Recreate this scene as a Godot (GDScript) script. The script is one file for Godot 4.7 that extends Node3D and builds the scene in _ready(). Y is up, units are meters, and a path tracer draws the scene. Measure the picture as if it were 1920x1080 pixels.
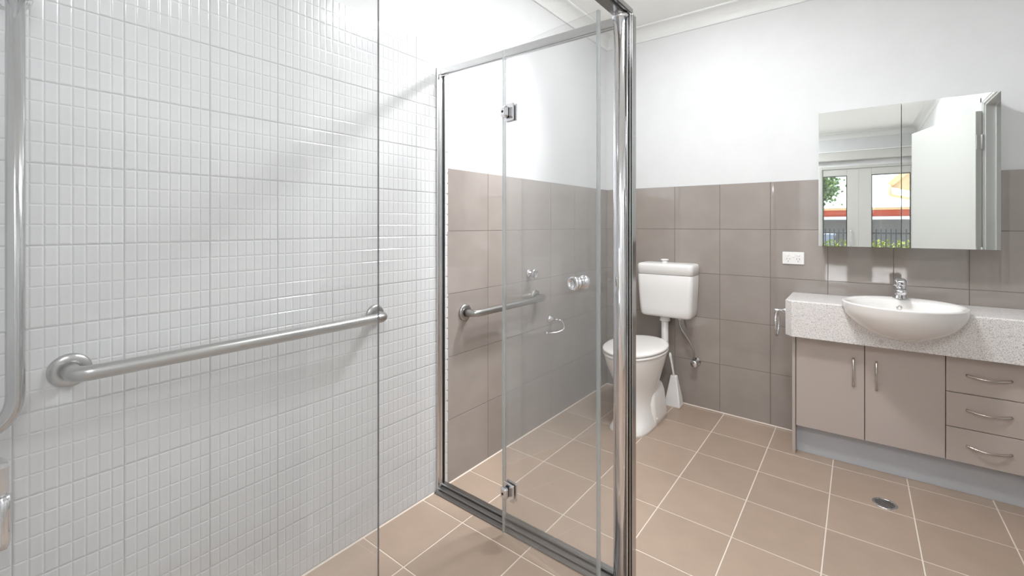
extends Node3D

# World axes: the mosaic wall is the plane x = 0, the vanity wall is the plane z = 0, y is up, metres.

var M := {}
var taken := {}
var rng := RandomNumberGenerator.new()

# ------------------------------------------------------------------ helpers: nodes

func numbered(called: String) -> String:
	if not taken.has(called):
		taken[called] = 0
		return called
	taken[called] += 1
	return "%s_%03d" % [called, taken[called]]

func tag(o: Node, label: String, category: String, group := "") -> Node:
	o.set_meta("label", label)
	o.set_meta("category", category)
	if group != "":
		o.set_meta("group", group)
	return o

func thing(called: String, label: String, category: String, at := Vector3.ZERO, group := "") -> Node3D:
	var o := Node3D.new()
	o.name = numbered(called)
	add_child(o)
	o.position = at
	tag(o, label, category, group)
	return o

func obj(called: String, mesh: Mesh, m: Material, parent: Node = null, at := Vector3.ZERO) -> MeshInstance3D:
	var o := MeshInstance3D.new()
	o.mesh = mesh
	o.material_override = m
	o.position = at
	if parent == null:
		o.name = numbered(called)
		add_child(o)
	else:
		o.name = called
		parent.add_child(o, true)
	return o

func struct(called: String, mesh: Mesh, m: Material, at := Vector3.ZERO) -> MeshInstance3D:
	var o := obj(called, mesh, m, null, at)
	o.set_meta("kind", "structure")
	return o

# ------------------------------------------------------------------ helpers: meshes

func begin(smooth := false) -> SurfaceTool:
	var st := SurfaceTool.new()
	st.begin(Mesh.PRIMITIVE_TRIANGLES)
	st.set_smooth_group(0 if smooth else -1)
	return st

func done(st: SurfaceTool) -> ArrayMesh:
	st.generate_normals()
	st.index()
	return st.commit()

# triangles (counter-clockwise seen from outside or all the other way round) put out clockwise from outside
func put(st: SurfaceTool, tris: PackedVector3Array) -> void:
	var c := Vector3.ZERO
	for v in tris:
		c += v
	c /= maxf(1.0, tris.size())
	var vol := 0.0
	for i in range(0, tris.size(), 3):
		vol += (tris[i] - c).dot((tris[i + 1] - c).cross(tris[i + 2] - c))
	for i in range(0, tris.size(), 3):
		st.add_vertex(tris[i])
		if vol > 0.0:
			st.add_vertex(tris[i + 2])
			st.add_vertex(tris[i + 1])
		else:
			st.add_vertex(tris[i + 1])
			st.add_vertex(tris[i + 2])

# box with chamfered edges, corner to corner
func add_box(st: SurfaceTool, lo: Vector3, hi: Vector3, b := 0.0, x := Transform3D()) -> void:
	var t := PackedVector3Array()
	var s := hi - lo
	b = minf(b, minf(s.x, minf(s.y, s.z)) * 0.45)
	if b <= 0.0:
		var q := []
		for i in 8:
			q.append(x * Vector3(hi.x if i & 1 else lo.x, hi.y if i & 2 else lo.y, hi.z if i & 4 else lo.z))
		for f in [[0, 2, 3, 1], [4, 5, 7, 6], [0, 1, 5, 4], [2, 6, 7, 3], [0, 4, 6, 2], [1, 3, 7, 5]]:
			for k in [0, 1, 2, 0, 2, 3]:
				t.append(q[f[k]])
		put(st, t)
		return
	# three vertices for each corner: one on each of the three faces that meet there
	var v := {}
	for i in 8:
		var sg := Vector3(1 if i & 1 else -1, 1 if i & 2 else -1, 1 if i & 4 else -1)
		var p := Vector3(hi.x if i & 1 else lo.x, hi.y if i & 2 else lo.y, hi.z if i & 4 else lo.z)
		v[[i, 0]] = x * (p - Vector3(0, sg.y * b, sg.z * b))
		v[[i, 1]] = x * (p - Vector3(sg.x * b, 0, sg.z * b))
		v[[i, 2]] = x * (p - Vector3(sg.x * b, sg.y * b, 0))
	var centre := x * ((lo + hi) * 0.5)
	var quads := []
	for f in [[0, [0, 2, 6, 4]], [0, [1, 3, 7, 5]], [1, [0, 1, 5, 4]], [1, [2, 3, 7, 6]], [2, [0, 1, 3, 2]], [2, [4, 5, 7, 6]]]:
		quads.append([v[[f[1][0], f[0]]], v[[f[1][1], f[0]]], v[[f[1][2], f[0]]], v[[f[1][3], f[0]]]])
	for e in [[0, 1, 1, 2], [2, 3, 1, 2], [4, 5, 1, 2], [6, 7, 1, 2], [0, 2, 0, 2], [1, 3, 0, 2], [4, 6, 0, 2], [5, 7, 0, 2], [0, 4, 0, 1], [1, 5, 0, 1], [2, 6, 0, 1], [3, 7, 0, 1]]:
		quads.append([v[[e[0], e[2]]], v[[e[1], e[2]]], v[[e[1], e[3]]], v[[e[0], e[3]]]])
	for q in quads:
		for k in [[0, 1, 2], [0, 2, 3]]:
			face_out(st, q[k[0]], q[k[1]], q[k[2]], centre)
	for i in 8:
		face_out(st, v[[i, 0]], v[[i, 1]], v[[i, 2]], centre)

func face_out(st: SurfaceTool, a: Vector3, b: Vector3, c: Vector3, centre: Vector3) -> void:
	var n := (c - a).cross(b - a)
	st.add_vertex(a)
	if n.dot((a + b + c) / 3.0 - centre) >= 0.0:
		st.add_vertex(b)
		st.add_vertex(c)
	else:
		st.add_vertex(c)
		st.add_vertex(b)

func box(lo: Vector3, hi: Vector3, b := 0.0, x := Transform3D()) -> ArrayMesh:
	var st := begin()
	add_box(st, lo, hi, b, x)
	return done(st)

# rings of equal size joined to a skin, closed with fans at the ends
func add_loft(st: SurfaceTool, rings: Array, caps := true) -> void:
	var t := PackedVector3Array()
	var n: int = rings[0].size()
	for i in rings.size() - 1:
		for j in n:
			var a: Vector3 = rings[i][j]
			var b: Vector3 = rings[i][(j + 1) % n]
			var c: Vector3 = rings[i + 1][(j + 1) % n]
			var d: Vector3 = rings[i + 1][j]
			t.append_array([a, b, c, a, c, d])
	if caps:
		for e in [[0, true], [rings.size() - 1, false]]:
			var r: Array = rings[e[0]]
			var m := Vector3.ZERO
			for p in r:
				m += p
			m /= float(n)
			for j in n:
				var a: Vector3 = r[j]
				var b: Vector3 = r[(j + 1) % n]
				t.append_array([m, b, a] if e[1] else [m, a, b])
	put(st, t)

func loft(rings: Array, smooth := true, caps := true) -> ArrayMesh:
	var st := begin(smooth)
	add_loft(st, rings, caps)
	return done(st)

# a path with its corners rounded
func fillet(pts: Array, r: float, n := 8) -> Array:
	var out := [pts[0]]
	for i in range(1, pts.size() - 1):
		var p: Vector3 = pts[i]
		var a: Vector3 = (pts[i - 1] - p)
		var b: Vector3 = (pts[i + 1] - p)
		var k := minf(r, minf(a.length(), b.length()) * 0.49)
		var p0 := p + a.normalized() * k
		var p1 := p + b.normalized() * k
		for j in n + 1:
			var u := float(j) / n
			out.append(p0.lerp(p, u).lerp(p.lerp(p1, u), u))
	out.append(pts[-1])
	return out

func circle_rings(path: Array, radius, sides := 16, squash := 1.0) -> Array:
	var rings := []
	var up := Vector3.UP
	var t0: Vector3 = (path[1] - path[0]).normalized()
	if absf(t0.dot(up)) > 0.9:
		up = Vector3.RIGHT
	for i in path.size():
		var t: Vector3 = (path[mini(i + 1, path.size() - 1)] - path[maxi(i - 1, 0)]).normalized()
		var side := t.cross(up).normalized()
		up = side.cross(t).normalized()
		var r: float = radius[i] if radius is Array else radius
		var ring := []
		for j in sides:
			var a := TAU * j / sides
			ring.append(path[i] + side * cos(a) * r + up * sin(a) * r * squash)
		rings.append(ring)
	return rings

func tube(path: Array, radius, sides := 16, squash := 1.0) -> ArrayMesh:
	return loft(circle_rings(path, radius, sides, squash))

# profile of [radius, height] turned round an axis
func lathe(profile: Array, axis := Vector3.UP, at := Vector3.ZERO, sides := 28) -> ArrayMesh:
	var u := axis.cross(Vector3.FORWARD if absf(axis.dot(Vector3.FORWARD)) < 0.9 else Vector3.RIGHT).normalized()
	var w := axis.cross(u).normalized()
	var rings := []
	for p in profile:
		var ring := []
		for j in sides:
			var a := TAU * j / sides
			ring.append(at + axis * p[1] + (u * cos(a) + w * sin(a)) * p[0])
		rings.append(ring)
	return loft(rings)

# flat rings: doubled points keep an edge crisp under smooth shading
func oval(cx: float, cz: float, ax: float, front: float, back: float, y: float, n := 2.0, sides := 48) -> Array:
	var ring := []
	for j in sides:
		var a := TAU * j / sides
		var c := cos(a)
		var s := sin(a)
		var az := front if s > 0.0 else back
		ring.append(Vector3(cx + ax * signf(c) * pow(absf(c), 2.0 / n), y, cz + az * signf(s) * pow(absf(s), 2.0 / n)))
	return ring

func round_rect(x0: float, x1: float, z0: float, z1: float, r: float, y: float, rb := -1.0, seg := 6) -> Array:
	var ring := []
	rb = r if rb < 0.0 else rb
	for c in [[x1, z1, r, 0.0], [x0, z1, r, PI / 2], [x0, z0, rb, PI], [x1, z0, rb, 1.5 * PI]]:
		var rr: float = c[2]
		var mx: float = c[0] - rr * signf(cos(c[3] + PI / 4))
		var mz: float = c[1] - rr * signf(sin(c[3] + PI / 4))
		for k in seg + 1:
			var a: float = c[3] + PI / 2 * k / seg
			ring.append(Vector3(mx + cos(a) * rr, y, mz + sin(a) * rr))
	return ring

# outline in the plane across an axis, pushed along it
func prism(outline: Array, along: Vector3, smooth := false) -> ArrayMesh:
	var a := []
	var b := []
	for p in outline:
		a.append(p)
		b.append(p + along)
	return loft([a, b], smooth)

# ------------------------------------------------------------------ helpers: materials

func mat(called: String, c: Color, rough: float, metal := 0.0, spec := 0.5) -> StandardMaterial3D:
	var m := StandardMaterial3D.new()
	m.resource_name = called
	m.albedo_color = c
	m.roughness = rough
	m.metallic = metal
	m.metallic_specular = spec
	M[called] = m
	return m

func noise_tex(freq: float, lo: Color, hi: Color, sd: int, size := 256, octaves := 4) -> NoiseTexture2D:
	var n := FastNoiseLite.new()
	n.seed = sd
	n.frequency = freq
	n.fractal_octaves = octaves
	var t := NoiseTexture2D.new()
	t.width = size
	t.height = size
	t.seamless = true
	t.noise = n
	var g := Gradient.new()
	g.set_color(0, lo)
	g.set_color(1, hi)
	t.color_ramp = g
	return t

func mottle(m: StandardMaterial3D, t: Texture2D, scale: float) -> void:
	m.albedo_texture = t
	m.uv1_triplanar = true
	m.uv1_world_triplanar = true
	m.uv1_scale = Vector3.ONE * scale

func glass(called: String, c: Color, alpha: float) -> StandardMaterial3D:
	var m := mat(called, Color(c.r, c.g, c.b, alpha), 0.0)
	m.transparency = BaseMaterial3D.TRANSPARENCY_ALPHA
	return m

func make_materials() -> void:
	var soft := noise_tex(0.012, Color(0.95, 0.95, 0.95), Color(1, 1, 1), 3)
	var cloud := noise_tex(0.02, Color(0.965, 0.965, 0.965), Color(1, 1, 1), 7)
	var p := mat("paint", Color(0.865, 0.865, 0.863), 0.55, 0.0, 0.35)
	mottle(p, noise_tex(0.03, Color(0.985, 0.985, 0.985), Color(1, 1, 1), 5), 0.7)
	mat("ceiling_paint", Color(0.95, 0.95, 0.935), 0.8, 0.0, 0.3)
	mat("trim_paint", Color(0.9, 0.9, 0.89), 0.3)
	mat("mosaic", Color(0.8, 0.8, 0.8), 0.13)
	mat("white_grout", Color(0.73, 0.73, 0.72), 0.7)
	for k in 3:
		var g := mat("grey_tile_%d" % k, Color(0.625, 0.587, 0.56) * (0.985 + 0.015 * k), 0.035, 0.0, 0.7)
		mottle(g, soft, 1.3)
		var f := mat("floor_tile_%d" % k, Color(0.685, 0.602, 0.534) * (0.98 + 0.018 * k), 0.38)
		mottle(f, cloud, 1.1)
	mat("grey_grout", Color(0.44, 0.41, 0.39), 0.8)
	mat("floor_grout", Color(0.87, 0.82, 0.77), 0.85)
	mat("ceramic", Color(0.945, 0.93, 0.915), 0.08, 0.0, 0.55)
	mat("plastic", Color(0.94, 0.93, 0.92), 0.25)
	mat("seat_plastic", Color(0.96, 0.945, 0.93), 0.18)
	mat("chrome", Color(0.86, 0.86, 0.87), 0.08, 1.0)
	mat("polished", Color(0.72, 0.72, 0.72), 0.14, 1.0)
	mat("stainless", Color(0.7, 0.695, 0.685), 0.28, 1.0)
	mat("rail_metal", Color(0.86, 0.86, 0.86), 0.26, 1.0)
	mat("dull_aluminium", Color(0.55, 0.54, 0.53), 0.38, 1.0)
	mat("satin_nickel", Color(0.8, 0.77, 0.74), 0.24, 1.0)
	mat("rubber", Color(0.09, 0.09, 0.09), 0.6)
	mat("laminate", Color(0.725, 0.675, 0.64), 0.34)
	mat("carcass", Color(0.36, 0.33, 0.31), 0.6)
	mat("kick", Color(0.735, 0.735, 0.745), 0.3)
	mat("melamine", Color(0.9, 0.9, 0.9), 0.4)
	mat("mirror", Color(0.9, 0.91, 0.905), 0.0, 1.0)
	glass("screen_glass", Color(0.63, 0.65, 0.65), 0.095)
	glass("door_glass", Color(0.63, 0.65, 0.65), 0.06)
	glass("glass_edge", Color(0.68, 0.7, 0.7), 0.5)
	glass("seal", Color(0.82, 0.83, 0.83), 0.22)
	glass("dark_edge", Color(0.2, 0.22, 0.22), 0.75)
	glass("window_glass", Color(0.6, 0.62, 0.62), 0.02)
	mat("door_paint", Color(0.92, 0.92, 0.9), 0.3)
	mat("window_frame", Color(0.74, 0.735, 0.71), 0.4)
	# speckled benchtop: a fine random print of pale, beige and grey flecks
	var im := Image.create(512, 512, false, Image.FORMAT_RGB8)
	var r := RandomNumberGenerator.new()
	r.seed = 11
	im.fill(Color(0.92, 0.9, 0.89))
	var tones := [Color(0.93, 0.92, 0.91), Color(0.76, 0.73, 0.71), Color(0.66, 0.63, 0.61), Color(0.88, 0.85, 0.83), Color(0.45, 0.43, 0.42), Color(0.97, 0.96, 0.955), Color(0.55, 0.52, 0.5)]
	for i in 30000:
		var s := 1 + (r.randi() % 3)
		im.fill_rect(Rect2i(r.randi() % 512, r.randi() % 512, s, 1 + r.randi() % 2), tones[r.randi() % tones.size()])
	var b := mat("benchtop", Color(1, 1, 1), 0.28)
	mottle(b, ImageTexture.create_from_image(im), 2.6)
	# outdoors
	mat("concrete", Color(0.8, 0.78, 0.75), 0.9)
	var br := mat("brick", Color(0.64, 0.28, 0.19), 0.9)
	mottle(br, noise_tex(0.2, Color(0.75, 0.75, 0.75), Color(1, 1, 1), 21, 256, 2), 0.8)
	mat("cream", Color(0.62, 0.52, 0.36), 0.7)
	mat("pale_roof", Color(0.62, 0.64, 0.63), 0.6)
	mat("block_wall", Color(0.5, 0.49, 0.48), 0.85)
	mat("black_metal", Color(0.06, 0.06, 0.06), 0.4)
	mat("leaf", Color(0.22, 0.28, 0.13), 0.7).backlight_enabled = true
	M.leaf.backlight = Color(0.3, 0.4, 0.15)
	mat("hedge_leaf", Color(0.42, 0.46, 0.15), 0.7)
	mat("bark", Color(0.3, 0.24, 0.19), 0.9)
	mat("bin", Color(0.46, 0.49, 0.52), 0.5)
	var lm := mat("lamp_glass", Color(1, 1, 1), 0.3)
	lm.emission_enabled = true
	lm.emission = Color(0.97, 0.985, 1.0)
	lm.emission_energy_multiplier = 4.0

# ------------------------------------------------------------------ the scene

const ROOM_X := 2.28
const ROOM_Z := 5.80
const CEIL := 2.665
const CREASE := 1.461

func floor_y(x: float) -> float:
	return -0.0355 * minf(x / CREASE, 1.0)

func _ready() -> void:
	rng.seed = 5
	# camera: level, with the lens shifted (the photograph keeps its verticals upright)
	var cam := Camera3D.new()
	cam.name = "camera"
	var f := 846.34
	cam.projection = Camera3D.PROJECTION_FRUSTUM
	cam.near = 0.05
	cam.far = 200.0
	cam.size = 0.05 * 1080.0 / f
	cam.frustum_offset = Vector2(0.05 * (960.0 - 987.32) / f, 0.05 * (421.33 - 540.0) / f)
	cam.position = Vector3(1.5696, 1.2308, 3.1873)
	cam.rotation = Vector3(0, 0.6337, 0)
	add_child(cam)
	cam.current = true
	# sky and exposure
	var env := Environment.new()
	env.background_mode = Environment.BG_SKY
	var sm := ProceduralSkyMaterial.new()
	sm.sky_top_color = Color(0.72, 0.82, 0.95)
	sm.sky_horizon_color = Color(0.97, 0.98, 1.0)
	sm.ground_horizon_color = Color(0.85, 0.84, 0.82)
	sm.ground_bottom_color = Color(0.7, 0.69, 0.66)
	sm.energy_multiplier = 6.0
	env.sky = Sky.new()
	env.sky.sky_material = sm
	env.tonemap_mode = Environment.TONE_MAPPER_LINEAR
	env.tonemap_exposure = 1.21
	env.sdfgi_enabled = true
	env.ssao_enabled = true
	env.ssil_enabled = true
	var we := WorldEnvironment.new()
	we.name = "environment"
	we.environment = env
	add_child(we)
	# sun: high, from behind the house, so that it lights the yard and does not enter the room
	var sun := DirectionalLight3D.new()
	sun.name = "sun"
	sun.light_energy = 5.0
	sun.light_color = Color(1.0, 0.96, 0.9)
	sun.light_angular_distance = 0.53
	sun.shadow_enabled = true
	sun.sky_mode = DirectionalLight3D.SKY_MODE_LIGHT_ONLY
	add_child(sun)
	sun.look_at_from_position(Vector3(-6, 9, -1.5), Vector3(0, 0, 0))
	make_materials()
	build_shell()
	build_floor()
	build_wall_tiles()
	build_mosaic()
	build_cornice()
	build_shower_screen()
	build_vanity()
	build_mirror_cabinet()
	build_toilet()
	build_wall_fittings()
	build_door_and_windows()
	build_lamps()
	build_yard()

# ---- room shell

func build_shell() -> void:
	# painted faces stand 6 mm behind the faces of the tiles
	struct("wall_left", box(Vector3(-0.16, -0.2, -0.16), Vector3(-0.006, CEIL, ROOM_Z)), M.paint)
	struct("wall_back", box(Vector3(-0.006, -0.2, -0.16), Vector3(ROOM_X + 0.12, CEIL, -0.006)), M.paint)
	# right wall with a doorway from z 0.66 to 1.51
	var st := begin()
	add_box(st, Vector3(ROOM_X, -0.2, -0.006), Vector3(ROOM_X + 0.11, CEIL, 0.66))
	add_box(st, Vector3(ROOM_X, -0.2, 1.51), Vector3(ROOM_X + 0.11, CEIL, ROOM_Z))
	add_box(st, Vector3(ROOM_X, 2.08, 0.66), Vector3(ROOM_X + 0.11, CEIL, 1.51))
	struct("wall_right", done(st), M.paint)
	# far wall behind the camera, with the opening of the glazed doors
	st = begin()
	add_box(st, Vector3(-0.16, -0.2, ROOM_Z), Vector3(1.06, CEIL, ROOM_Z + 0.14))
	add_box(st, Vector3(2.26, -0.2, ROOM_Z), Vector3(ROOM_X + 0.11, CEIL, ROOM_Z + 0.14))
	add_box(st, Vector3(1.06, 2.15, ROOM_Z), Vector3(2.26, CEIL, ROOM_Z + 0.14))
	struct("wall_front", done(st), M.paint)
	# short return wall out of view at the shower end, shades the near mosaic
	struct("wall_shower", box(Vector3(-0.006, -0.05, 3.27), Vector3(0.98, CEIL, 3.37)), M.paint)
	struct("ceiling", box(Vector3(-0.16, CEIL, -0.16), Vector3(3.7, CEIL + 0.12, ROOM_Z + 0.14)), M.ceiling_paint)
	# hallway beyond the doorway
	struct("wall_hall", box(Vector3(3.5, -0.2, -0.2), Vector3(3.62, CEIL, 3.0)), M.paint)
	struct("wall_hall_end", box(Vector3(ROOM_X + 0.11, -0.2, -0.3), Vector3(3.62, CEIL, -0.2)), M.paint)
	struct("wall_hall_far", box(Vector3(ROOM_X + 0.11, -0.2, 2.4), Vector3(3.5, CEIL, 2.5)), M.paint)
	struct("floor_hall", box(Vector3(ROOM_X, -0.2, -0.2), Vector3(3.6, -0.03, 3.0)), M.concrete)

func cuts(lo: float, hi: float, first: float, pitch: float) -> Array:
	var out := [lo]
	var v := first
	while v < hi - 0.004:
		if v > lo + 0.004:
			out.append(v)
		v += pitch
	out.append(hi)
	return out

var tile_meshes := {}
func tile_mesh(sx: float, sy: float, thick: float, bevel: float) -> ArrayMesh:
	var key := "%.4f %.4f %.4f" % [sx, sy, thick]
	if not tile_meshes.has(key):
		tile_meshes[key] = box(Vector3(-sx / 2, -thick, -sy / 2), Vector3(sx / 2, 0, sy / 2), bevel)
	return tile_meshes[key]

func build_floor() -> void:
	# two falls meet in a crease near the drain; the grout bed lies 1.5 mm below the tile faces
	var rings := []
	for z in [0.0, ROOM_Z + 0.14]:
		var ring := []
		for p in [[0.0, -0.2], [ROOM_X, -0.2], [ROOM_X, floor_y(3) - 0.0015], [CREASE, floor_y(3) - 0.0015], [0.0, -0.0015]]:
			ring.append(Vector3(p[0] if p[0] > 0 else -0.006, p[1], z if z > 0 else -0.006))
		rings.append(ring)
	var fl := struct("floor", loft(rings, false), M.floor_grout)
	var xs := cuts(0.0, ROOM_X, 0.245, 0.304)
	var zs := cuts(0.0, ROOM_Z, 0.027, 0.3012)
	for i in xs.size() - 1:
		for j in zs.size() - 1:
			var a: float = xs[i] + (0.0025 if i else 0.004)
			var b: float = xs[i + 1] - 0.0025
			var c: float = zs[j] + (0.0025 if j else 0.004)
			var d: float = zs[j + 1] - 0.0025
			if c > 3.27 and c < 3.37 and b < 0.98:
				pass
			if d - c < 0.012:
				continue
			var mid := (a + b) / 2
			var o := obj("floor_tile", tile_mesh(b - a, d - c, 0.009, 0.001), M["floor_tile_%d" % (rng.randi() % 3)], fl, Vector3(mid, floor_y(mid), (c + d) / 2))
			if mid < CREASE:
				o.rotation.z = atan(-0.0355 / CREASE)
	# pale silicone bead where the walls meet the floor
	var bead := [Vector3(0.0, 0.004, 0), Vector3(0.0065, -0.002, 0), Vector3(0.0, -0.006, 0)]
	struct("trim_1", prism(bead, Vector3(0, 0, 3.27)), M.floor_grout)
	var seg := []
	for s in [[0.0, 1.27]]:
		seg.append([Vector3(s[0], floor_y(s[0]) + 0.005, 0), Vector3(s[0], floor_y(s[0]) - 0.004, 0), Vector3(s[0], floor_y(s[0]) - 0.002, 0.007)])
		seg.append([Vector3(s[1], floor_y(s[1]) + 0.005, 0), Vector3(s[1], floor_y(s[1]) - 0.004, 0), Vector3(s[1], floor_y(s[1]) - 0.002, 0.007)])
	struct("trim_2", loft(seg, false), M.floor_grout)

func build_wall_tiles() -> void:
	var left := get_node("wall_left")
	var back := get_node("wall_back")
	var rows := [1.5, 1.2, 0.9, 0.6, 0.3, -0.04]
	# left wall
	obj("grout_bed", box(Vector3(-0.006, -0.05, -0.006), Vector3(-0.0012, 1.499, 1.686)), M.grey_grout, left)
	var zs := [0.0, 0.1935, 0.4935, 0.7935, 1.0935, 1.3935, 1.687]
	for i in 6:
		for j in 5:
			var g := 0.0013
			var o := obj("grey_tile", tile_mesh(rows[j] - rows[j + 1] - 2 * g, zs[i + 1] - zs[i] - 2 * g, 0.0058, 0.0008), M["grey_tile_%d" % (rng.randi() % 3)], left, Vector3(0, (rows[j] + rows[j + 1]) / 2, (zs[i] + zs[i + 1]) / 2))
			o.rotation.z = -PI / 2
			o.rotate_y(rng.randf_range(-0.0008, 0.0008))
	# vanity wall
	obj("grout_bed", box(Vector3(-0.006, -0.05, -0.006), Vector3(ROOM_X, 1.499, -0.0012)), M.grey_grout, back)
	var xs := cuts(0.0, ROOM_X, 0.2258, 0.3)
	for i in xs.size() - 1:
		for j in 5:
			var g := 0.0013
			var o := obj("grey_tile", tile_mesh(xs[i + 1] - xs[i] - 2 * g, rows[j] - rows[j + 1] - 2 * g, 0.0058, 0.0008), M["grey_tile_%d" % (rng.randi() % 3)], back, Vector3((xs[i] + xs[i + 1]) / 2, (rows[j] + rows[j + 1]) / 2, 0))
			o.rotation.x = PI / 2
			o.rotate_y(rng.randf_range(-0.0012, 0.0012))

# one pressed 200 mm tile: a back plate with rows of eight raised pads
func mosaic_mesh(h: float, w: float, nv: int, nu: int) -> ArrayMesh:
	var st := begin()
	add_box(st, Vector3(-0.0058, -h / 2, -w / 2), Vector3(-0.0011, h / 2, w / 2))
	var pu := w / nu
	var pv := h / nv
	for a in nu:
		for b in nv:
			var cz := -w / 2 + pu * (a + 0.5)
			var cy := -h / 2 + pv * (b + 0.5)
			var hz := pu / 2 - 0.0006
			var hy := pv / 2 - 0.0006
			var rings := []
			for k in [[0.0, -0.0012], [0.0011, -0.0005], [0.0026, -0.0001], [0.004, 0.0]]:
				var d: float = k[0]
				rings.append([Vector3(k[1], cy - hy + d, cz - hz + d), Vector3(k[1], cy - hy + d, cz + hz - d), Vector3(k[1], cy + hy - d, cz + hz - d), Vector3(k[1], cy + hy - d, cz - hz + d)])
			var t := PackedVector3Array()
			for i in 3:
				for j in 4:
					t.append_array([rings[i][j], rings[i][(j + 1) % 4], rings[i + 1][(j + 1) % 4], rings[i][j], rings[i + 1][(j + 1) % 4], rings[i + 1][j]])
			t.append_array([rings[3][0], rings[3][1], rings[3][2], rings[3][0], rings[3][2], rings[3][3]])
			for i in range(0, t.size(), 3):
				face_out(st, t[i], t[i + 1], t[i + 2], Vector3(-0.02, cy, cz))
	return done(st)

func build_mosaic() -> void:
	var left := get_node("wall_left")
	obj("grout_bed", box(Vector3(-0.006, -0.05, 1.688), Vector3(-0.0022, 2.064, 3.27)), M.white_grout, left)
	var p := 0.1963
	var whole := mosaic_mesh(p - 0.0019, p - 0.0019, 4, 8)
	var half := mosaic_mesh(0.0984, p - 0.0019, 2, 8)
	var z_edges := []
	for k in 8:
		z_edges.append(3.247 - p * k)
	for k in 8:
		var zc: float = z_edges[k] - p / 2
		for j in 10:
			var yc := 0.003 + p * (j + 0.5)
			obj("mosaic_tile", whole, M.mosaic, left, Vector3(0, yc, zc))
		obj("mosaic_tile", half, M.mosaic, left, Vector3(0, 0.003 + p * 10 + 0.0495, zc))

func build_cornice() -> void:
	var prof := []
	for k in 9:
		var a := PI / 2 * k / 8.0
		prof.append(Vector2(0.012 + 0.068 * (1.0 - sin(a)) , 0.012 + 0.068 * (1.0 - cos(a))))
	# (distance from wall, drop below ceiling)
	var pts := [Vector2(0, 0), Vector2(0.088, 0), Vector2(0.088, 0.009)]
	for v in prof:
		pts.append(v)
	pts.append(Vector2(0.009, 0.088))
	pts.append(Vector2(0, 0.088))
	var runs := [
		["x", -0.006, 1.0, -0.006, 3.27], ["z", -0.006, 1.0, -0.006, ROOM_X], ["x", ROOM_X, -1.0, -0.006, ROOM_Z], ["z", ROOM_Z, -1.0, -0.006, ROOM_X]]
	var n := 3
	for r in runs:
		var a := []
		var b := []
		for v in pts:
			if r[0] == "x":
				a.append(Vector3(r[1] + r[2] * v.x, CEIL - v.y, r[3]))
				b.append(Vector3(r[1] + r[2] * v.x, CEIL - v.y, r[4]))
			else:
				a.append(Vector3(r[3], CEIL - v.y, r[1] + r[2] * v.x))
				b.append(Vector3(r[4], CEIL - v.y, r[1] + r[2] * v.x))
		struct("trim_%d" % n, loft([a, b], false), M.trim_paint)
		n += 1

# ---- shower

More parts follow.
